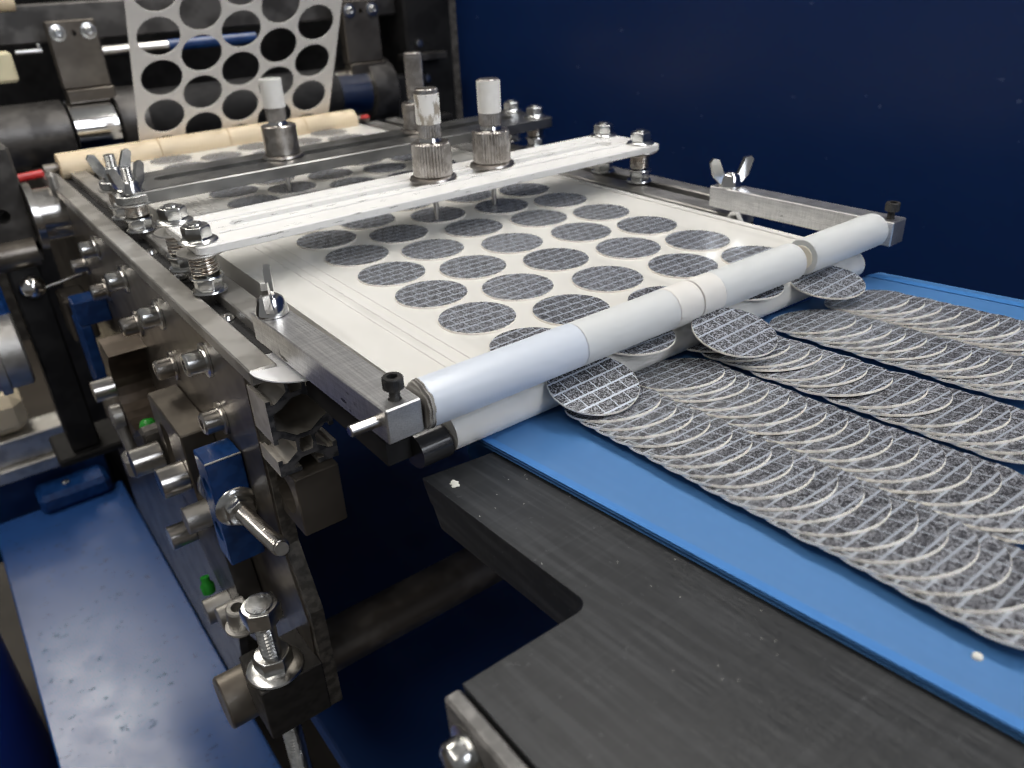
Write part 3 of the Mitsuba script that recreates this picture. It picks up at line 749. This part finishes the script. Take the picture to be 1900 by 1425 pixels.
# ------------------------------------------------------------------ conveyor
HB = -4.4
t = thing('conveyor_belt', 'bright blue conveyor belt carrying overlapping rows of round labels', 'belt')
xs = np.linspace(0, 1, 25)
yy = np.concatenate([[-21 - 6 * math.sin(a) for a in np.linspace(math.pi * .9, .1, 12)], np.linspace(-21, 420, 24)])
zz = np.concatenate([[HB - 6 + 6 * math.cos(a) for a in np.linspace(math.pi * .9, .1, 12)], [HB] * 24])
def edge_x(y, u):
    y = np.clip(y, -30, 420)
    x0 = -47.2 + .075 * np.clip(y, -30, 200)
    x1 = 212.5 + .03 * y
    return x0 + (x1 - x0) * u
us = np.concatenate([[0], np.linspace(.035, .95, 12), [1]])
V = np.array([(edge_x(y, u), y, z + (-.5 if u in (0, 1) else 0)) for y, z in zip(yy, zz) for u in us])
nu = len(us)
F = np.array([f for r_ in range(len(yy) - 1) for c_ in range(nu - 1) for f in ((r_ * nu + c_, r_ * nu + c_ + 1, (r_ + 1) * nu + c_ + 1), (r_ * nu + c_, (r_ + 1) * nu + c_ + 1, (r_ + 1) * nu + c_))])
top = trimesh.Trimesh(V, F, process=False)
low = top.copy(); low.vertices = low.vertices + [0, 0, -1.4]; low.invert()
part(t, 'belt', conv(cat(top, low)), 'm_blue_belt', 30)
stripe = []
for a, b in (((-47.2, -21), (-46.0 + .0, 420)),):
    pass
def strip(u0, u1, dz):
    V = np.array([(edge_x(y, u), y, z + dz) for y, z in zip(yy, zz) for u in (u0, u1)])
    F = np.array([f for r_ in range(len(yy) - 1) for f in ((2 * r_, 2 * r_ + 1, 2 * r_ + 3), (2 * r_, 2 * r_ + 3, 2 * r_ + 2))])
    a = trimesh.Trimesh(V, F, process=False); b_ = a.copy(); b_.vertices = b_.vertices - [0, 0, .3]; b_.invert()
    return cat(a, b_)
part(t, 'edge_band', conv(strip(.001, .014, .25)), 'm_blue_edge', 30)
part(t, 'edge_band', conv(strip(.955, .975, .25)), 'm_blue_edge', 30)
part(t, 'bed', conv(box(-18, 210, -14, 420, -22, -6, 1)), 'm_black')
single('paint_chip', conv(lathe([(.6, 0), (1.2, .1), (1.0, .7), (.2, .9)], (-21.5, 146, HB), (0, 0, 1), 10)), 'm_fleck', 'tiny white chip lying on the blue belt near the lower right', 'chip')

t = thing('conveyor_guide', 'scratched black plastic guide beside the blue belt with a white paint drop', 'guide')
TOPZ = -7.0
def rounded_corner(x, y, r, n=8):     # inner corner of the step
    return [(x - r + r * math.sin(u), y - r + r * math.cos(u)) for u in np.linspace(math.pi / 2, 0, n)]
o = [(-76, -13), (-38, -10), (-20, 420), (-114.4, 420), (-114.4, 75)] + [(-78.5 + 4.5 * math.sin(u) , 69.5 + 4.5 * math.cos(u)) for u in np.linspace(0, math.pi / 2, 7)]
half = (TOPZ - 24) / 2
m1 = man(CS(o).extrude(8.3))
v = np.array(m1.vertices); v[:, 2] += -15.3
bev = lambda v: np.where(v[:, 1] < -5, (TOPZ - v[:, 2]) * .5, 0)
v1 = v.copy(); v1[:, 1] += bev(v)
part(t, 'upper_plate', conv(trimesh.Trimesh(v1, m1.faces, process=False)), 'm_black_plastic', False)
v2 = v.copy(); v2[:, 2] -= 8.5; v2[:, 1] += np.where(v[:, 1] < -5, (TOPZ - v2[:, 2]) * .5, 0); v2[:, 0] += .4
part(t, 'lower_plate', conv(trimesh.Trimesh(v2, m1.faces, process=False)), 'm_black_plastic', False)
rng = random.Random(5)
fl = []
for _ in range(22):
    x, y = rng.uniform(-74, -42), rng.uniform(-8, 120)
    fl.append(lathe([(.06, 0), (.15, .02), (.10, .12), (.02, .15)], (x, y, TOPZ), (0, 0, 1), 6))
k = part(t, 'dust', conv(cat(*fl)), 'm_fleck', False)
labels[k] = {'kind': 'stuff'}
bl = lathe([(1.5, 0), (1.9, .1), (1.5, .45), (.4, .6)], (0, 0, 0), (0, 0, 1), 22, lambda th, r: r * (1 + .3 * np.sin(2 * th + 1) + .18 * np.sin(5 * th)))
bl.apply_translation((-69.5, -2.0, TOPZ))
part(t, 'paint_blob', conv(bl), 'm_fleck', 60, 'white drop of paint on the bevelled end')
t = thing('steel_bracket', 'grey steel bracket with a round bolt head below the black side plate', 'bracket')
part(t, 'plate', conv(box(-119.5, -115.0, 74, 260, -60, -8.2, .8)), 'm_grey_iron')
part(t, 'bolt_head', conv(lathe([(6.6, 0), (6.8, .5), (4.7, .7), (4.8, 1.2), (4.6, 4.6), (3.4, 5.8), (.01, 6.2)], (-119.6, 83.5, -18), (-1, 0, 0), 40)), 'm_zinc', 50)

# ------------------------------------------------------------------ printed round labels
NV = 10


def disc_mesh(var, n=72):
    th = np.arange(n) * 2 * np.pi / n
    rings = [(R - .08, 0, R - .75), (R - .06, -.005, R - .4), (R, -.07, R), (R, -TH, R + 2.0), (R - .3, -TH, R + 2.4)]
    V, UV = [(0, 0, 0)], [(1000 * var, 0)]
    for r, z, ru in rings:
        for a in th:
            V.append((r * math.cos(a), r * math.sin(a), z)); UV.append((1000 * var + ru * math.cos(a), ru * math.sin(a)))
    F = [(0, 1 + i, 1 + (i + 1) % n) for i in range(n)]
    for k in range(len(rings) - 1):
        a, b = 1 + k * n, 1 + (k + 1) * n
        for i in range(n):
            j = (i + 1) % n
            F += [(a + i, b + j, a + j), (a + i, b + i, b + j)]
    c = len(V); V.append((0, 0, -TH)); UV.append((1000 * var + R + 2.4, 0))
    e = 1 + (len(rings) - 1) * n
    F += [(c, e + (i + 1) % n, e + i) for i in range(n)]
    m = trimesh.Trimesh(np.array(V), np.array(F), process=False)
    m.vertices = np.asarray(m.vertices) * .001
    return mikit.ply(m, 'm_label', smooth=False, uv=np.array(UV))


DISC = [disc_mesh(v) for v in range(NV)]
rng = random.Random(11)
ORD = ['first', 'second', 'third', 'fourth', 'fifth', 'sixth', 'seventh', 'eighth', 'ninth', 'tenth', 'eleventh', 'twelfth', 'thirteenth', 'fourteenth', 'fifteenth', 'sixteenth', 'seventeenth', 'eighteenth', 'nineteenth', 'twentieth', 'twenty-first', 'twenty-second', 'twenty-third', 'twenty-fourth', 'twenty-fifth', 'twenty-sixth']


def disc(mat4, lab, group, var=None):
    k = thing('round_label', lab, 'label disc', group)
    d = dict(DISC[rng.randrange(NV) if var is None else var])
    A = np.array(mat4, float); A[:3, 3] *= .001
    d['to_world'] = T(A.tolist())
    scene[k] = d


# on the tray
XR = [0, 37.47, 77.28, 118.57, 155.48]
PH = [0, .455, -.106, .560, .121]
NAME = ['row by the near side', 'second row from the near side', 'middle row', 'second row from the far side', 'row by the far side']
for r_ in range(5):
    js = [i for i in range(-8, 7) if -222 < (-(i - PH[r_]) * 39.82) < 330]
    js = sorted(js, key=lambda i: -i)
    for n_, i in enumerate(js):
        y = -(i - PH[r_]) * 39.82
        A = trimesh.transformations.translation_matrix([XR[r_] + rng.uniform(-.4, .4), y + rng.uniform(-.4, .4), TH + .06]) @ rotz(rng.uniform(-.05, .05))
        disc(A, f'{ORD[n_]} round label from the press roller in the tray\'s {NAME[r_]}', 'round labels lying in the tray')
# coming over the nose
for (x, y, z, tilt, roll, lab) in ((-.6, -238.0, -1.4, .21, -.06, 'round label tipping over the roller in front of the bluish sleeve'),
                                   (70.3, -248.6, 2.4, .21, -.02, 'round label jutting out under the two white collars of the roller'),
                                   (155.8, -236.5, -.9, .10, -.05, 'round label jutting out under the far sleeve of the roller')):
    A = trimesh.transformations.translation_matrix([x, y, z]) @ trimesh.transformations.rotation_matrix(tilt, [1, 0, 0]) @ trimesh.transformations.rotation_matrix(roll, [0, 1, 0]) @ rotz(rng.uniform(-.04, .04))
    disc(A, lab, 'round labels leaving the press roller')
# overlapping on the conveyor
S_ = [[0, 8.3, 16.4, 24.3, 34., 42.3, 50.2, 58.2, 66., 73.9, 82.2, 90.6, 98.5, 106.3, 114.3, 122.1],
      [0, 6.2, 12.2, 21.4, 30., 37.7, 45.8, 54., 62, 70, 78.5, 86.8, 94.6, 103.],
      [.5 - 14, .5, 9.8, 15.2, 26., 35., 45.7, 58.8, 67.4, 77.7, 86.5],
      [2.6, 10.6, 19.2, 25.8, 34.3, 42.9, 52.6, 59.3, 67.4],
      [4.5, 12.3, 19.9, 28.2, 37., 44.5, 52.8]]
S_[0] = S_[0][0:1] + S_[0][1:]
XC = [0, 35.1, 75.6, 118., 156.1]
CNAME = ['row by the black guide', 'second row from the black guide', 'middle row', 'second row from the far edge', 'row by the far edge']
TILT = .125
M3 = np.stack([CE, -CD, CN], 1)
for r_ in range(5):
    ss = list(S_[r_])
    while ss[-1] < (146, 122, 104, 86, 72)[r_]:
        ss.append(ss[-1] + rng.uniform(7.4, 9.0))
    h = [0.0] * len(ss)
    for i in range(len(ss) - 2, -1, -1):
        gap = (ss[i + 1] - ss[i]) * math.sin(TILT)
        h[i] = max(-.25, min(1.6, h[i + 1] + (TH + .03) - gap))
    for i, s in enumerate(ss):
        A = np.eye(4)
        A[:3, :3] = M3 * 1.045
        loc = CO + CK * (CE * (XC[r_] + rng.uniform(-.5, .5)) + CD * s + CN * (h[i] + .55))
        B = trimesh.transformations.translation_matrix(loc) @ A @ trimesh.transformations.rotation_matrix(-TILT, [1, 0, 0]) @ trimesh.transformations.rotation_matrix(rng.uniform(-.01, .01), [0, 1, 0]) @ rotz(rng.uniform(-.05, .05))
        disc(B, f'{ORD[i]} overlapping label from the roller, blue belt\'s {CNAME[r_]}', 'round labels overlapping on the blue conveyor')
